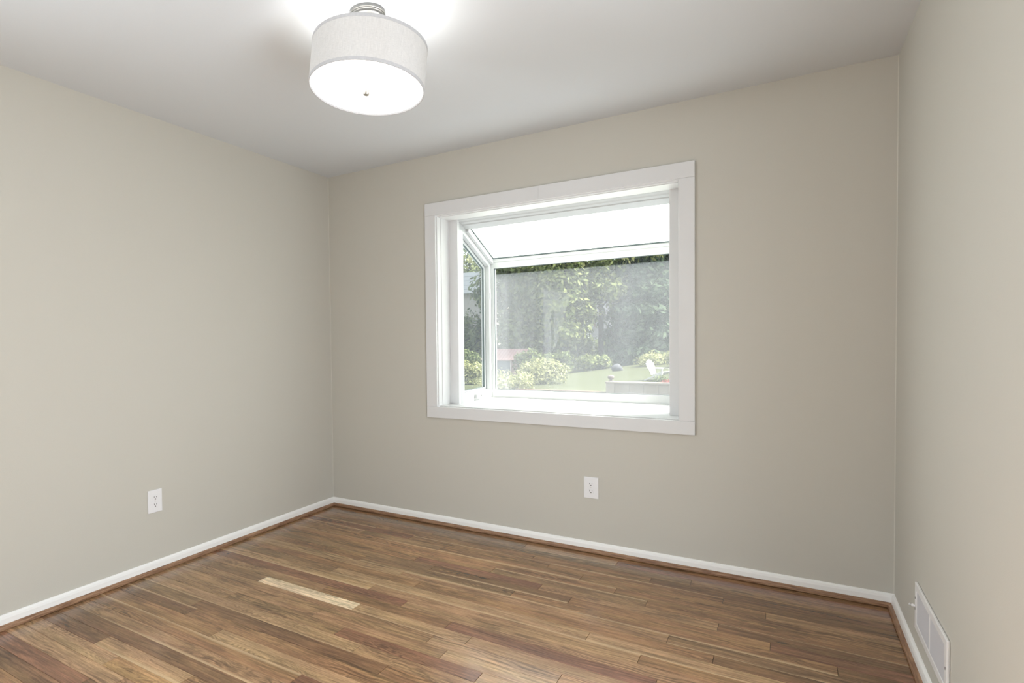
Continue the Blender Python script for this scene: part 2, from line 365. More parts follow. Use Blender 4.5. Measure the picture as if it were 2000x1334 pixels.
# square inner stop set back from the room edge of the jamb
wp(MB().box(XI0, XI0+.0035, .045, TB, .778, 2.0).box(XI1-.0035, XI1, .045, TB, .778, 2.0).box(XI0, XI1, .02, TB, 2.000, 2.0042), 'jamb_stop', M_trim, .0008)
wp(MB().box(OX0+.001, OX1-.001, -.002, .012, .758, .772).box(OX0+.001, OX1-.001, .012, .70, .758, .778), 'window_sill', material('glossy_white_sill', (.62,.62,.62,1), .25))
GX0, GX1, GY = .962, 2.254, .70
roofz = lambda y, d=0.0: 1.800+.44*(GY-y)-d
wp(MB().box(XI0, GX0+.006, TB, TB+.03, .778, 2.004).box(GX1-.006, XI1, TB, TB+.03, .778, 2.004), 'inner_frame', M_trim, .001)     # faces towards the room
fr = MB()
fr.prism([(TB+.005,2.02),(TB+.005,2.0),(TB+.03,1.993),(.195,1.985),(.200,1.992),(.235,1.983),(.238,1.976),(.300,1.955),(.305,1.972),(.30,2.02)], 0, XI0, XI1)          # header
for xa, xb in ((GX0-.032, GX0), (GX1, GX1+.032)):
    outer = [(TB+.03,.760),(GY+.04,.760),(GY+.04,roofz(GY+.04,-.01)),(TB+.03,roofz(TB+.03,-.01))]
    inner = [(.250,.842),(.665,.842),(.665,roofz(.665,.072)),(.250,roofz(.250,.072))]
    fr.ring(outer, inner, 0, xa, xb)
fr.box(GX0, GX1, GY, GY+.04, .758, .835)                                   # bottom rail
fr.box(GX0, GX0+.024, GY, GY+.04, .835, 1.728); fr.box(GX1-.024, GX1, GY, GY+.04, .835, 1.728)
fr.prism([(GY,1.728),(GY+.04,1.728),(GY+.04,1.806),(GY+.004,1.806),(GY-.004,1.797),(GY-.004,1.775),(GY,1.772)], 0, GX0, GX1)   # top rail
for xa, xb in ((GX0, GX0+.022), (GX1-.022, GX1)):                           # rafters
    fr.prism([(.29,roofz(.29,.04)),(GY+.01,roofz(GY+.01,.04)),(GY+.01,roofz(GY+.01,.004)),(.29,roofz(.29,.004))], 0, xa, xb)
wp(fr, 'window_frame', M_vinyl, .0015)
gk = MB()
gk.prism([(GY-.012,roofz(GY-.012,.004)),(GY-.002,1.797),(GY-.002,1.806),(GY-.012,roofz(GY-.012,-.003))], 0, GX0+.02, GX1-.02)
for xa, xb in ((GX0+.022, GX0+.028), (GX1-.028, GX1-.022)):
    gk.prism([(.30,roofz(.30,.006)),(GY-.004,roofz(GY-.004,.006)),(GY-.004,roofz(GY-.004,-.003)),(.30,roofz(.30,-.003))], 0, xa, xb)
gk.box(GX0+.024, GX0+.028, GY+.006, GY+.012, .835, 1.728); gk.box(GX0+.024, GX1-.024, GY+.006, GY+.012, 1.7245, 1.728)
gk.box(GX0+.024, GX1-.024, GY+.006, GY+.012, .835, .8375)
wp(gk, 'gasket', M_gask, 0, label='dark rubber glazing gasket')
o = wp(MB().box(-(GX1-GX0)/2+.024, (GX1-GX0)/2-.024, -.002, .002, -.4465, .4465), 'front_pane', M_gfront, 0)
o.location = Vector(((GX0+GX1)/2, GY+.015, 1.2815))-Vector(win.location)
wp(MB().prism([(.30,roofz(.30,0)),(GY-.004,roofz(GY-.004,0)),(GY-.004,roofz(GY-.004,-.004)),(.30,roofz(.30,-.004))], 0, GX0+.022, GX1-.022), 'roof_pane', M_groof, 0)
for s, xa in ((1, GX0-.055), (-1, GX1+.032)):
    sash = MB().ring([(.235,.838),(.672,.838),(.672,roofz(.672,.064)),(.235,roofz(.235,.064))],
                     [(.275,.853),(.645,.853),(.645,roofz(.645,.097)),(.275,roofz(.275,.097))], 0, xa, xa+.023)
    sa = wp(sash, 'side_sash', M_vinyl, .001)
    g2 = MB()
    gx = xa+.012
    g2.ring([(.2755,.8535),(.6445,.8535),(.6445,roofz(.6445,.0975)),(.2755,roofz(.2755,.0975))],
            [(.279,.857),(.641,.857),(.641,roofz(.641,.101)),(.279,roofz(.279,.101))], 0, gx-.004, gx+.010)
    xo = xa+.0225 if s > 0 else xa-.0005
    g2.ring([(.249,.841),(.6655,.841),(.6655,roofz(.6655,.071)),(.249,roofz(.249,.071))],
            [(.252,.844),(.6625,.844),(.6625,roofz(.6625,.0745)),(.252,roofz(.252,.0745))], 0, xo, xo+.002)
    wp(g2, 'gasket', M_gask, 0, parent=sa, label='dark rubber sash gasket')
    wp(MB().prism([(.277,.855),(.643,.855),(.643,roofz(.643,.099)),(.277,roofz(.277,.099))], 0, gx, gx+.003), 'side_pane', M_gside, 0, parent=sa)
ck = MB()
ck.box(GX0, GX0+.020, .40, .49, .795, .822); ck.prism([(.42,.822),(.47,.822),(.455,.832),(.43,.832)], 0, GX0+.002, GX0+.018)
ck.tube([(GX0+.022,.47,.812),(GX0+.030,.53,.815),(GX0+.030,.60,.822),(GX0+.030,.655,.832)], [.006,.0055,.005,.005], 10)
ck.tube([(GX0+.030,.655,.832),(GX0+.046,.662,.838)], .0065, 10)
wp(ck, 'crank_handle', M_vinyl, .0008)
ck = MB(); ck.box(GX1-.020, GX1, .40, .49, .795, .822); ck.tube([(GX1-.022,.47,.812),(GX1-.030,.60,.822),(GX1-.030,.655,.832)], .005, 10)
wp(ck, 'crank_handle', M_vinyl, .0008)
lk = MB()
for z in (.98, 1.50): lk.box(GX0+.0, GX0+.006, .672, .684, z, z+.05)
wp(lk, 'sash_latch', M_vinyl, .0008)

# ---------------------------------------------------------------- outlets
def outlet(loc, rz, label, w=.080, h=.120):
    e = empty('power_outlet', loc); e.rotation_euler = (0, 0, rz)
    # local frame: plate in XZ, facing -Y
    def add(mb, name, mat, parent, bevel=0):
        o = mb.build(name, mat, None, bevel=bevel); o.parent = parent; return o
    pl = add(MB().box(-w/2, w/2, -.006, -.0005, -h/2, h/2), 'cover_plate', M_plate, e, .0022)
    for s in (1, -1):
        cz = s*.0195; pts = []
        for k in range(40):
            t = 2*math.pi*k/40; pts.append((.0172*math.cos(t), cz+max(-.0142, min(.0142, .0172*math.sin(t)))))
        q = MB(); q.prism(pts, 1, -.0078, -.005)
        r = add(q, 'socket_face', M_plate, e, .0006)
        sl = MB(); sl.box(-.0078, -.0054, -.0081, -.0076, cz-.001, cz+.0078); sl.box(.0054, .0075, -.0081, -.0076, cz, cz+.0068)
        pts = [(.0028*math.cos(2*math.pi*k/16), cz-.0075+.0028*math.sin(2*math.pi*k/16)) for k in range(16)]
        sl.prism(pts, 1, -.0081, -.0076)
        add(sl, 'slot', M_slot, r)
        pts = [(.0186*math.cos(2*math.pi*k/40), cz+max(-.0154, min(.0154, .0186*math.sin(2*math.pi*k/40)))) for k in range(40)]
    pts = [(.0028*math.cos(2*math.pi*k/16), .0028*math.sin(2*math.pi*k/16)) for k in range(16)]
    sc = MB(); sc.prism(pts, 1, -.0072, -.0055); add(sc, 'screw', M_nickel, e)
    tag(e, label, 'electrical outlet'); return e
outlet((1.869, 0, .366), 0, 'white duplex power outlet on the wall below the window')
outlet((0, -1.486, .377), math.pi/2, 'white duplex power outlet on the left wall', .084)
# (faces +x on the left wall)

# ---------------------------------------------------------------- wall register
vent = empty('wall_register', (W, -.797, .222))
def vp(mb, name, mat, bevel=0, label=None, parent=None):
    o = mb.build(name, mat, None, bevel=bevel); o.parent = parent or vent
    o.location = -Vector(vent.location) if parent is None else (0,0,0)
    if label: o['label'] = label
    return o
VY0, VY1, VZ0, VZ1 = -1.050, -.545, .136, .306
x1 = W-.0005; x0 = W-.009
rg = MB()
rg.ring([(VY0,VZ0),(VY1,VZ0),(VY1,VZ1),(VY0,VZ1)], [(VY0+.030,VZ0+.026),(VY1-.030,VZ0+.026),(VY1-.030,VZ1-.026),(VY0+.030,VZ1-.026)], 0, x0, x1)
rg.box(x0+.001, x1, -.8035, -.7905, VZ0+.026, VZ1-.026)
vp(rg, 'faceplate', M_vent, .003)
M_louver = material('grey_louver_enamel', (.56, .555, .575, 1), .5)
fn = MB(); n = 30
for seg in ((VY0+.031, -.804), (-.790, VY1-.031)):
    for k in range(n):
        y = seg[0]+(seg[1]-seg[0])*(k+.5)/n
        fn.prism([(x0+.0015, y-.0022), (x0+.0025, y-.0030), (x1-.001, y+.0016), (x1-.001, y+.0026)], 2, VZ0+.026, VZ1-.026)
vp(fn, 'louver', M_louver, 0, label='fine grey vertical louvers')
vp(MB().box(x1-.001, x1, VY0+.03, VY1-.03, VZ0+.026, VZ1-.026), 'duct_screen', material('dark_duct_grey', (.16,.16,.17,1), .7), 0, label='dark duct behind the louvers')
for sy_, sz_ in ((VY1-.012, .245), (VY0+.010, .215)):
    vp(MB().box(x0-.0006, x0+.001, sy_, sy_+.004, sz_, sz_+.008), 'screw', M_slot, 0, label='dark screw slot')
vp(MB().box(x0-.0006, x0+.001, VY1-.0115, VY1-.0085, .205, .213), 'lever_slot', M_slot, 0, label='dark slot of the damper lever')
lv = MB(); lv.tube([(x0+.001, VY1-.010, .219), (x0-.008, VY1-.004, .219), (x0-.013, VY1+.001, .219)], [.004,.0055,.0058], 12)
vp(lv, 'damper_lever', M_vent, 0)
tag(vent, 'white metal air register with fine vertical louvers low on right wall', 'vent')

# ---------------------------------------------------------------- drum ceiling lamp
LX, LY = 1.505, -1.587
lamp = empty('ceiling_lamp', (LX, LY, H))
def lp(mb, name, mat, smooth=True, bevel=0, label=None, parent=None):
    o = mb.build(name, mat, None, smooth=smooth, bevel=bevel); o.parent = parent or lamp
    if label: o['label'] = label
    return o
def linen():
    m = bpy.data.materials.new('linen_shade'); m.use_nodes = True; nt = m.node_tree; N = nt.nodes; L = nt.links.new
    for n in list(N): N.remove(n)
    out = N.new('ShaderNodeOutputMaterial'); df = N.new('ShaderNodeBsdfDiffuse'); tl = N.new('ShaderNodeBsdfTranslucent'); mx = N.new('ShaderNodeMixShader'); mx.inputs[0].default_value = .02
    tc = N.new('ShaderNodeTexCoord'); sp = N.new('ShaderNodeSeparateXYZ'); L(tc.outputs['Object'], sp.inputs[0])
    at = N.new('ShaderNodeMath'); at.operation = 'ARCTAN2'; L(sp.outputs[1], at.inputs[0]); L(sp.outputs[0], at.inputs[1])
    cb = N.new('ShaderNodeCombineXYZ'); L(at.outputs[0], cb.inputs[0]); L(sp.outputs[2], cb.inputs[1])
    res = []
    for sc in ((14, 900), (190, 24)):
        mp = N.new('ShaderNodeMapping'); mp.inputs['Scale'].default_value = (sc[0], sc[1], 1); L(cb.outputs[0], mp.inputs[0])
        n = N.new('ShaderNodeTexNoise'); n.inputs['Scale'].default_value = 1.0; n.inputs['Detail'].default_value = 3; L(mp.outputs[0], n.inputs[0]); res.append(n.outputs[0])
    ad = N.new('ShaderNodeMath'); ad.operation = 'ADD'; L(res[0], ad.inputs[0]); L(res[1], ad.inputs[1])
    cr = N.new('ShaderNodeMapRange'); cr.inputs[1].default_value = .7; cr.inputs[2].default_value = 1.3; cr.inputs[3].default_value = .72; cr.inputs[4].default_value = .92; L(ad.outputs[0], cr.inputs[0])
    hs = N.new('ShaderNodeHueSaturation'); hs.inputs['Color'].default_value = (.80, .785, .77, 1); L(cr.outputs[0], hs.inputs['Value'])
    L(hs.outputs[0], df.inputs[0]); L(hs.outputs[0], tl.inputs[0]); L(df.outputs[0], mx.inputs[1]); L(tl.outputs[0], mx.inputs[2]); L(mx.outputs[0], out.inputs[0])
    return m
R0, ZB, ZT = .2103, 2.1265-H, 2.2846-H
hang = Vector((0, 0, -.2))
TILT = Matrix.Translation(hang+Vector((0, 0, -.006))) @ Matrix.Rotation(math.radians(5.5), 4, fw) @ Matrix.Rotation(math.radians(-3.0), 4, rt) @ Matrix.Translation(-hang)
lp(MB().lathe([(R0,ZB+.011),(R0,ZT-.011),(R0-.0016,ZT-.011),(R0-.0016,ZB+.011),(R0,ZB+.011)], cap=False, seg=96), 'lamp_shade', linen())
M_band = material('grey_trim_tape', (.50, .50, .515, 1), .7, noise=(120, .05))
for z0_, z1_ in ((ZB, ZB+.0115), (ZT-.0115, ZT)):
    lp(MB().lathe([(R0+.0008,z0_),(R0+.0008,z1_),(R0-.0026,z1_),(R0-.0026,z0_),(R0+.0008,z0_)], cap=False, seg=96), 'shade_trim', M_band, label='grey trim tape round the rim of the shade')
M_diff = material('white_acrylic_diffuser', (.9, .9, .88, 1), .35, emit=((1.0, .995, .97, 1), .95))
lp(MB().lathe([(.0005,ZB+.0055),(R0-.004,ZB+.0055),(R0-.004,ZB+.009),(.0005,ZB+.009)], seg=96), 'diffuser', M_diff, label='glowing white diffuser disc')
lp(MB().lathe([(.0085,ZB+.0055),(.0085,ZB+.001),(.0108,ZB),(.0112,ZB-.015),(.0100,ZB-.017),(.0005,ZB-.017)], seg=24), 'finial', M_nickel, label='small nickel finial')
cn = MB().lathe([(.0652,-.0005),(.0652,-.011),(.0615,-.0125),(.0615,-.0155),(.0585,-.017),(.057,-.0235),(.050,-.027),(.0005,-.027)], seg=64)
lp(MB().tube([(0,0,-.024),(0,0,ZB+.009)], .0065, 12), 'stem', M_nickel)
M_canopy = material('satin_nickel_canopy', (.20, .197, .19, 1), .38, metal=1.0)
lp(cn, 'canopy', M_canopy, label='brushed nickel ceiling canopy')
sp_ = MB()
for k in range(3):
    t = k*2*math.pi/3+.4; sp_.tube([(0,0,ZT-.02),((R0-.003)*math.cos(t),(R0-.003)*math.sin(t),ZT-.006)], .002, 6)
lp(sp_, 'spider', M_nickel)
for o in list(lamp.children):
    if not o.name.startswith(('canopy', 'stem')): o.matrix_local = TILT
tag(lamp, 'white linen drum ceiling lamp with glowing diffuser and nickel canopy', 'ceiling lamp')
for k in range(3):
    t = k*2*math.pi/3+.9
    ld = bpy.data.lights.new('bulb_light', 'POINT'); ld.energy = .85; ld.shadow_soft_size = .03; ld.color = (1.0, .97, .92)
    lo = bpy.data.objects.new('bulb_light', ld); COL.objects.link(lo); lo.location = (LX+.09*math.cos(t), LY+.09*math.sin(t), 2.215)

# ================================================================ the garden outside
K_YARD, K_LEAF = .50, .32
def yard_material(name, c, *a, **k): return material(name, (c[0]*K_YARD, c[1]*K_YARD, c[2]*K_YARD, 1), *a, **k)
CX, CYY, CZ = 2.76968, -3.36378, 1.20566
def gz(x, y):
    """height of the yard"""
    D = y-CYY
    t = max(0, min(1, (D-18)/14)); t2 = max(0, D-32)
    far = -.08+.15*(x+3.0)
    far = max(-1.6, min(.25, far))
    return -.47+t*(far+.47)+t2*.02
M_grass = yard_material('lawn_grass', (.092, .104, .052, 1), .9, spec=.1, noise=(1.2, .14))
M_leaf = {}
def leaf_mat(name, c1, c2):
    m = bpy.data.materials.new(name); m.use_nodes = True; nt = m.node_tree; N = nt.nodes; L = nt.links.new
    for n in list(N): N.remove(n)
    out = N.new('ShaderNodeOutputMaterial'); df = N.new('ShaderNodeBsdfDiffuse'); tl = N.new('ShaderNodeBsdfTranslucent'); mx = N.new('ShaderNodeMixShader'); mx.inputs[0].default_value = .35
    at = N.new('ShaderNodeAttribute'); at.attribute_name = 'leaf'
    cr = N.new('ShaderNodeValToRGB'); cr.color_ramp.elements[0].color = [q*K_LEAF for q in c1[:3]]+[1]; cr.color_ramp.elements[1].color = [q*K_LEAF for q in c2[:3]]+[1]
    L(at.outputs['Fac'], cr.inputs[0]); L(cr.outputs[0], df.inputs[0]); L(cr.outputs[0], tl.inputs[0])
    L(df.outputs[0], mx.inputs[1]); L(tl.outputs[0], mx.inputs[2]); L(mx.outputs[0], out.inputs[0]); return m
M_lA = leaf_mat('light_green_leaves', (.12,.19,.06,1), (.80,.90,.40,1))
M_lB = leaf_mat('blue_green_needles', (.07,.12,.08,1), (.34,.46,.30,1))
M_lC = leaf_mat('mid_green_leaves', (.10,.15,.055,1), (.52,.62,.28,1))
M_lY = leaf_mat('yellow_green_leaves', (.30,.36,.13,1), (1.2,1.2,.66,1))
M_bark = yard_material('dark_bark', (.05,.045,.045,1), .9, noise=(6,.3))
def leaves(blobs, n, size, seed):
    rnd = random.Random(seed); v, f, col = [], [], []
    wts = [bl[1][0]*bl[1][1]+bl[1][2]*bl[1][0] for bl in blobs]; tot = sum(wts)
    for bl, w in zip(blobs, wts):
        (cx, cy, cz), (rx, ry, rz) = bl[0], bl[1]
        lump = [(Vector((rnd.gauss(0,1), rnd.gauss(0,1), rnd.gauss(0,1))).normalized(), rnd.uniform(.78, 1.18)) for _ in range(14)]
        for _ in range(int(n*w/tot)):
            d = Vector((rnd.gauss(0,1), rnd.gauss(0,1), rnd.gauss(0,1)+.1)).normalized()
            k = max(lump, key=lambda q: q[0].dot(d)); r = k[1]*(rnd.random()**.35)
            p = Vector((cx+d.x*rx*r, cy+d.y*ry*r, cz+d.z*rz*r))
            nn = (d+Vector((rnd.gauss(0,.6), rnd.gauss(0,.6), rnd.gauss(0,.6)+.3))).normalized()
            a = nn.orthogonal().normalized(); bb_ = nn.cross(a); th = rnd.uniform(0, 6.28); a, bb_ = a*math.cos(th)+bb_*math.sin(th), bb_*math.cos(th)-a*math.sin(th)
            s = size*rnd.uniform(.6, 1.3); i = len(v)
            v.extend([p-a*s, p-bb_*s*.45, p+a*s, p+bb_*s*.45]); f.append((i,i+1,i+2,i+3)); c = rnd.random(); col.extend([c]*4)
    return v, f, col
def leaf_obj(name, blobs, n, size, mat, parent, seed):
    v, f, col = leaves(blobs, n, size, seed)
    me = bpy.data.meshes.new(name); me.from_pydata([tuple(q) for q in v], [], f); me.materials.append(mat)
    a = me.attributes.new('leaf', 'FLOAT', 'POINT'); a.data.foreach_set('value', col)
    o = bpy.data.objects.new(name, me); COL.objects.link(o)
    if parent is not None: o.parent = parent
    return o
_seed = [100]
def tree(kind, dx, D, hgt, r, mat, label, n=5000, size=.16, low=.12, conifer=False, trunk=True, group=None, cat='tree', r_t=.16):
    x, y = CX+dx*D, CYY+D; z = gz(x, y)
    t = empty(kind, (x, y, z)); _seed[0] += 1; rnd = random.Random(_seed[0])
    blobs = []
    if conifer:
        for k in range(9):
            q = k/8; rr = r*(1-q*.82)
            blobs.append(((rnd.uniform(-.2,.2)*r, rnd.uniform(-.2,.2)*r, hgt*(low+.04+(1-low-.08)*q)), (rr, rr, hgt*.085)))
    else:
        blobs.append(((0,0,hgt*(low+(1-low)/2)), (r, r, hgt*(1-low)/2)))
        for k in range(7):
            q = rnd.random(); th = rnd.uniform(0, 6.28); rr = r*rnd.uniform(.32, .55)
            blobs.append(((math.cos(th)*r*.75, math.sin(th)*r*.75, hgt*(low+.1+(1-low-.2)*q)), (rr, rr, rr*.8)))
    leaf_obj('foliage', blobs, n, size, mat, t, _seed[0])
    if trunk:
        q = MB(); q.tube([(0,0,-.3),(.05,0,hgt*.3),(.0,.1,hgt*.75)], [r_t*1.25, r_t, r_t*.4], 10)
        for k in range(5):
            th = rnd.uniform(0, 6.28); h0 = hgt*(.3+.08*k); q.tube([(0,0,h0),(math.cos(th)*r*.6, math.sin(th)*r*.6, h0+r*.5)], [r_t*.4, r_t*.12], 6)
        o = q.build('trunk', M_bark, None, smooth=True); o.parent = t
    tag(t, label, cat, group); return t
def shrub(dx, D, rx, h, mat, label, n=1500, size=.07, group=None, ry=None, z=None):
    x, y = CX+dx*D, CYY+D; z = gz(x, y)-.05 if z is None else z
    t = empty('shrub', (x, y, z)); _seed[0] += 1; rnd = random.Random(_seed[0]); ry = ry or rx*.8
    blobs = [((0,0,h*.45), (rx, ry, h*.5))]
    for k in range(6):
        th = rnd.uniform(0, 6.28); rr = rx*rnd.uniform(.3,.45); blobs.append(((math.cos(th)*rx*.6, math.sin(th)*ry*.6, h*rnd.uniform(.3,.75)), (rr, rr, rr*.8)))
    leaf_obj('foliage', blobs, n, size, mat, t, _seed[0])
    q = MB()
    for k in range(5):
        th = k*1.256; q.tube([(.03*math.cos(th),.03*math.sin(th),-.02),(rx*.5*math.cos(th), ry*.5*math.sin(th), h*.6)], [.018,.006], 6)
    o = q.build('stems', M_bark, None); o.parent = t
    tag(t, label, 'shrub', group); return t

# yard
bm = bmesh.new(); nx, ny = 60, 60; grid = []
for j in range(ny+1):
    D = 6+j*1.2; row = []
    for i in range(nx+1):
        x = -46+i*1.2; y = CYY+D; row.append(bm.verts.new((x, y, gz(x, y))))
    grid.append(row)
for j in range(ny):
    for i in range(nx): bm.faces.new((grid[j][i], grid[j][i+1], grid[j+1][i+1], grid[j+1][i]))
me = bpy.data.meshes.new('ground'); bm.to_mesh(me); bm.free(); me.materials.append(M_grass)
g = bpy.data.objects.new('ground', me); COL.objects.link(g); g['kind'] = 'structure'
for p in me.polygons: p.use_smooth = True

# block wall with end pier and coping
M_block = yard_material('tan_concrete_block', (.52, .44, .38, 1), .9, noise=(9, .12)); M_mort = yard_material('pale_mortar', (.66,.62,.58,1), .9)
D = 18.0; yw = CYY+D; wx0, wx1 = CX-.243*D, CX-.03*D; zt = CZ-.0715*D; zb = zt-.55
bw = empty('block_wall', ((wx0+wx1)/2, yw, zb))
def sub(mb, name, mat, par, bevel=0, label=None):
    o = mb.build(name, mat, None, bevel=bevel); o.parent = par; o.location = -Vector(par.location)
    if label: o['label'] = label
    return o
q = MB(); x = wx0+.24
while x < wx1: q.box(x, x+.39, yw, yw+.19, zb, zb+.24); q.box(x-.0, x+.39, yw, yw+.19, zb+.25, zt-.05); x += .40
q.box(wx0, wx0+.235, yw-.03, yw+.22, zb, zt-.05)
sub(q, 'blocks', M_block, bw); sub(MB().box(wx0+.24, wx1, yw+.02, yw+.17, zb, zt-.05), 'mortar', M_mort, bw)
sub(MB().box(wx0-.02, wx1, yw-.04, yw+.23, zt-.05, zt), 'coping', M_block, bw, .008)
tag(bw, 'low tan concrete block wall with coping behind the window', 'garden wall')
# low edging
ex0 = CX-.40*D; q = MB(); x = ex0
while x < wx0-.05: q.box(x, min(x+1.2, wx0-.03), yw, yw+.10, zb-.1, CZ-.0885*D); x += 1.21
o = q.build('timber_edging', yard_material('red_brown_timber', (.36,.22,.16,1), .9, noise=(12,.2))); tag(o, 'low reddish brown timber edging running left from the block wall', 'garden edging')

# ball urn on the pier
ux = wx0+.115
u = MB().lathe([(.07,0),(.075,.02),(.035,.035),(.03,.05),(.07,.075),(.095,.115),(.085,.16),(.04,.185),(.005,.19)], seg=20).build('urn', yard_material('dark_stone_urn', (.20,.15,.14,1), .8), smooth=True)
u.location = (ux, yw+.09, zt); tag(u, 'small dark urn on the end pier of the block wall', 'urn')

# plastic chair
def chair(x, y, z, rz, label):
    MC = yard_material('white_chair_plastic', (.86,.86,.84,1), .45)
    t = empty('adirondack_chair', (x, y, z)); t.rotation_euler = (0,0,rz)
    def p(mb, name, bevel=.006):
        o = mb.build(name, MC, None, bevel=bevel); o.parent = t
    bk = MB(); n = 7                                  # faces +x; fan back with rounded top
    for k in range(n):
        a = (k-3)/3; h = .52*math.sqrt(1-.34*a*a); yb = a*.15; yt = a*.225
        bk.bm.verts.ensure_lookup_table()
        w = .028
        x0_, z0_ = -.02, .20; x1_, z1_ = -.02-.20*h/.52, .20+h
        P = [(x0_,yb-w,z0_),(x0_,yb+w,z0_),(x1_,yt+w,z1_-abs(a)*.02),(x1_,yt-w,z1_-abs(a)*.02)]
        A = [bk.bm.verts.new(c) for c in P]; B = [bk.bm.verts.new((c[0]+.018, c[1], c[2]+.006)) for c in P]
        bk.bm.faces.new(A); bk.bm.faces.new(B[::-1])
        for i_ in range(4): bk.bm.faces.new((A[i_], B[i_], B[(i_+1)%4], A[(i_+1)%4]))
    bk.box(-.10, -.08, -.20, .20, .42, .46); bk.box(-.045, -.02, -.17, .17, .24, .28)
    p(bk, 'backrest', .003)
    st = MB()
    for k in range(6): st.box(.0+k*.075, .065+k*.075, -.23, .23, .20+.022*k, .22+.022*k)
    p(st, 'seat', .003)
    for s in (-1, 1):
        p(MB().box(-.12, .46, s*.27-.05, s*.27+.05, .42, .44), 'armrest')
        p(MB().box(.38, .44, s*.25-.015, s*.25+.015, 0, .42), 'leg')
        p(MB().prism([(-.28,0),(-.20,0),(.44,.27),(.44,.33),(.36,.33)], 1, s*.22-.012, s*.22+.012), 'leg')
    tag(t, label, 'chair'); return t
D = 22.0
chair(CX-.170*D, CYY+D, gz(CX-.170*D, CYY+D)-.02, math.radians(-20), 'white plastic slat-back garden chair on the lawn behind the block wall')
chair(CX-.497*D, CYY+D, gz(CX-.497*D, CYY+D), math.radians(150), 'white plastic garden chair seen through the narrow side pane')

# planter beside the chair
px_, py_ = CX-.1615*19.2, CYY+19.2; pz = gz(px_, py_)
pt = empty('planter', (px_, py_, pz))
o = MB().lathe([(.12,0),(.17,.22),(.19,.24),(.17,.25),(.005,.25)], seg=24).build('pot', yard_material('grey_blue_pot', (.20,.20,.23,1), .6), None, smooth=True); o.parent = pt
leaf_obj('plant', [((0,0,.33),(.20,.20,.13))], 260, .045, M_lC, pt, 61)
tag(pt, 'dark round pot of green leaves in front of the white garden chair', 'planter')
fx, fy = CX-.1525*19.0, CYY+19.0
ft = empty('flower_pot', (fx, fy, gz(fx, fy)))
o = MB().lathe([(.08,0),(.12,.20),(.13,.21),(.005,.21)], seg=20).build('pot', yard_material('terracotta', (.45,.22,.15,1), .8), None, smooth=True); o.parent = ft
leaf_obj('blossoms', [((0,0,.29),(.14,.12,.07))], 160, .03, leaf_mat('red_petals', (.7,.10,.08,1), (.85,.30,.26,1)), ft, 62)
tag(ft, 'pot of red flowers at the right end of the view over the block wall', 'flower pot')

# grey rock on the lawn
D = 27; rx_, ry_ = CX-.2255*D, CYY+D
bm = bmesh.new(); bmesh.ops.create_icosphere(bm, subdivisions=4, radius=1); rn = random.Random(5)
lob = [(Vector((rn.gauss(0,1),rn.gauss(0,1),rn.gauss(0,1))).normalized(), rn.uniform(-.2,.25)) for _ in range(12)]
for v in bm.verts:
    s = 1+sum(a*max(0, v.co.normalized().dot(d))**4 for d, a in lob); v.co = Vector((v.co.x*.23*s, v.co.y*.2*s, max(-.06, v.co.z*.20*s+.05)))
me = bpy.data.meshes.new('boulder'); bm.to_mesh(me); bm.free(); me.materials.append(yard_material('blue_grey_stone', (.075,.08,.10,1), .85, noise=(8,.35)))
o = bpy.data.objects.new('boulder', me); COL.objects.link(o); o.location = (rx_, ry_, gz(rx_, ry_)+.04)
tag(o, 'blue-grey lumpy boulder alone in the middle of the lawn', 'rock')

# shed
D = 29.5; sx0, sx1 = CX-.462*D, CX-.386*D; sy = CYY+D; sz = -1.35; ze = CZ-.037*D; zr = CZ-.019*D
M_pink = yard_material('faded_pink_siding', (.50,.36,.33,1), .85, noise=(5,.08)); M_roofp = yard_material('faded_red_roof', (.50,.30,.28,1), .85, noise=(7,.1))
shd = empty('garden_shed', ((sx0+sx1)/2, sy, sz))
sub(MB().box(sx0, sx1, sy, sy+1.9, sz, ze), 'wall', M_pink, shd)
q = MB()
for k in range(14):
    xa = sx0-.1+(sx1-sx0+.2)*k/14; q.prism([(sy-.12,ze-.03),(sy+.95,zr),(sy+2.02,ze-.03),(sy+2.02,ze+.01),(sy+.95,zr+.04),(sy-.12,ze+.01)], 0, xa, xa+(sx1-sx0+.2)/14-.015)
sub(q, 'roof', M_roofp, shd)
dr = sub(MB().box(CX-.438*D, CX-.409*D, sy-.03, sy-.002, sz, ze-.06), 'door', yard_material('grey_blue_door', (.16,.18,.21,1), .7), shd, label='dark grey shed door')
dr2 = MB().box(CX-.409*D, CX-.4065*D, sy-.04, sy-.002, sz, ze-.03); sub(dr2, 'door_frame', yard_material('pale_door_frame', (.7,.62,.6,1), .7), shd)
tag(shd, 'small pink garden shed with dark door and ribbed red roof', 'shed')

# white house glimpsed between the trunks
D = 44; hx0, hx1 = CX-.268*D, CX-.232*D; hy = CYY+D; hz = gz(hx0, hy); 
hs_ = empty('neighbour_house', ((hx0+hx1)/2, hy, hz))
sub(MB().box(hx0, hx1, hy, hy+5, hz, CZ+.036*D), 'wall', yard_material('white_siding', (.55,.55,.58,1), .7), hs_)
wx_ = CX-.2605*D; wn = sub(MB().box(wx_-.07, wx_+.07, hy-.03, hy-.002, CZ+.018*D, CZ+.030*D), 'window', yard_material('pinkish_window_blind', (.45,.33,.33,1), .5), hs_)
sub(MB().prism([(hy-.3,CZ+.036*D),(hy+2.5,CZ+.036*D+1.5),(hy+5.3,CZ+.036*D)], 0, hx0-.2, hx1+.2), 'roof', yard_material('grey_shingle', (.3,.3,.32,1), .9), hs_)
tag(hs_, 'white house glimpsed through a gap between the trees', 'house')
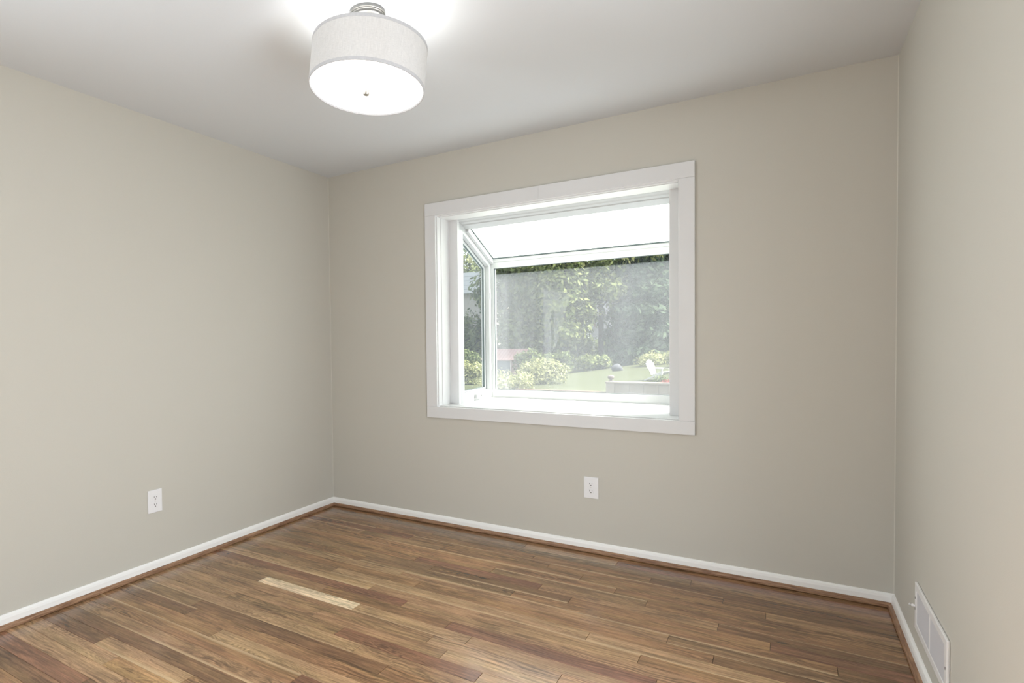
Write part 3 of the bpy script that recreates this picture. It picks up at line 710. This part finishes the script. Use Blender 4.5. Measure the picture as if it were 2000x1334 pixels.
# grey-white house seen through the side pane
D = 36; hx0, hx1 = CX-.56*D, CX-.452*D; hy = CYY+D; hz = gz(hx0, hy); z0h, z1h = CZ+.087*D, CZ+.127*D
h2 = empty('neighbour_house', ((hx0+hx1)/2, hy, hz))
q = MB(); z = hz
sub(MB().box(hx0+.3, hx1-.3, hy+.4, hy+6, hz, z0h), 'wall', yard_material('cream_siding', (.6,.58,.54,1), .8), h2)
q = MB(); nz = 5
for k in range(nz):
    za = z0h+(z1h-z0h)*k/nz; q.prism([(hy+.05*k-.02, za),(hy+.05*k+3, za),(hy+.05*k+3, za+(z1h-z0h)/nz),(hy+.05*k, za+(z1h-z0h)/nz-.02)], 0, hx0, hx1)
sub(q, 'roof', yard_material('pale_grey_metal_roof', (.72,.75,.80,1), .6), h2)
tag(h2, 'house with pale grey roof seen through the narrow side pane', 'house')

# trees
GB = 'trees at the back of the yard'
tree('evergreen_tree', -.200, 35, 10.5, 1.9, M_lB, 'blue-green evergreen right of the bare trunk', 7000, .20, .0, True)
tree('evergreen_tree', -.185, 33.5, 9.5, 2.2, M_lB, 'tall dark evergreen behind the white garden chair', 7000, .20, .0, True)
tree('evergreen_tree', -.145, 36, 11, 2.6, M_lB, 'blue-green evergreen at the right edge of the glass', 6000, .20, .0, True)
tree('evergreen_tree', -.448, 46, 14, 3.2, M_lB, 'evergreen behind the house with the pale roof', 6000, .2, .0, True)
tree('evergreen_tree', -.428, 41, 12, 2.3, M_lB, 'dark evergreen at the left edge of the glass above the shed', 6000, .2, .0, True)
tree('leafy_tree', -.405, 34, 8.5, 2.4, M_lC, 'mid-green leafy tree right of the shed', 6500, .18, .02)
tree('leafy_tree', -.345, 32.5, 7.8, 2.0, M_lC, 'rounded mid-green tree above the round pale bush', 6500, .17, .02)
tree('leafy_tree', -.310, 31.5, 8.2, 1.55, M_lA, 'light green leafy tree left of the bare dark trunk', 6000, .15, .05)
tree('leafy_tree', -.252, 33, 8.6, 1.5, M_lA, 'light green crown high over a bare dark trunk', 3600, .15, .30, r_t=.13)
tree('leafy_tree', -.49, 33, 4.4, 1.6, M_lC, 'dark leafy tree in the middle of the side pane', 4500, .14, .0)
tree('leafy_tree', -.50, 44, 10.5, 3.0, M_lA, 'tall light tree behind the pale grey roof', 4500, .22, .1)
for k, (dx, D, h, r) in enumerate(((-.43,47,13,4),(-.355,46,12,3.9),(-.205,56,15,4.2),(-.125,47,12,4),(-.285,52,13,3.4))):
    tree('backdrop_tree', dx, D, h, r, M_lC if k % 2 else M_lB, ['tall tree farthest back above the shed', 'tall tree far back left of the white house', 'tall tree far back between evergreens', 'tall tree far back at right edge', 'tall tree far back just left of the white house gap'][k], 4200, .3, .02, group=GB)
# near branches hanging across the top of the glass
ot = empty('overhanging_tree', (3.6, CYY+14.6, -.47)); rnd = random.Random(77); bl = []
for k in range(26):
    dx = -.47+.36*k/25; x = CX+dx*14+rnd.uniform(-.1,.1); zz = CZ+.142*14+rnd.uniform(.05,.35)
    bl.append(((x-3.6, rnd.uniform(-1.0,.4), zz+.47), (.34, .5, .26)))
    bl.append(((x-3.6, rnd.uniform(-.5,.9), zz+.47+.6), (.5, .6, .35)))
leaf_obj('foliage', bl, 7000, .075, M_lY, ot, 78)
q = MB(); q.tube([(0,0,-.2),(.1,0,2.0),(-.2,0,4.2)], [.24,.18,.1], 12)
q.tube([(-.1,0,3.0),(-2.4,-.3,4.2),(-4.4,-.4,4.3),(-6.9,-.3,4.4)], [.09,.05,.03,.012], 8); q.tube([(-2.6,-.35,4.25),(-3.0,-.5,3.2),(-3.5,-.55,2.45)], [.022,.014,.006], 6)
o = q.build('trunk', M_bark, None, smooth=True); o.parent = ot
tag(ot, 'near yellow-green tree whose branches hang across the top of the glass', 'tree')

for dx, D_, h_ in ((-.475,38,2.2),(-.43,37,2.4),(-.385,37.5,2.6),(-.335,36,2.4),(-.295,36.5,2.5),(-.262,37,2.0),(-.215,38,2.2),(-.17,38.5,2.4),(-.125,38,2.4)):
    shrub(dx, D_, 1.25, h_, M_lC, 'dark undergrowth shrub filling the gap under the trees at the back', 1500, .14, group='undergrowth below the back trees')
shrub(-.350, 21, .92, 1.05, M_lY, 'round pale yellow-green bush on the lawn right of the shed', 3200, .06)
shrub(-.425, 18.6, 1.15, .42, M_lY, 'low pale shrub in front of the shed door', 2200, .06, z=-.45)
shrub(-.262, 30.5, .95, .95, M_lA, 'small leafy bush at the foot of the trees beside the lawn', 1500, .09)
shrub(-.325, 28.5, .9, 1.3, M_lC, 'taller green bush between the round bush and small leafy bush', 1600, .10)
shrub(-.375, 26.5, .75, 1.6, M_lC, 'green bush touching the right side of the shed', 1600, .09)
shrub(-.170, 29, 1.0, .62, M_lY, 'pale flowering bush behind the white garden chair', 1600, .07)
shrub(-.137, 27, .6, .75, M_lY, 'pale flowering bush at the right edge behind the chair', 1200, .07)
shrub(-.475, 21, .8, .95, M_lY, 'pale yellow bush low in the side pane', 2600, .06)
shrub(-.50, 26, 1.1, 1.7, M_lC, 'dark green bush in the side pane above pale bush', 2400, .09)
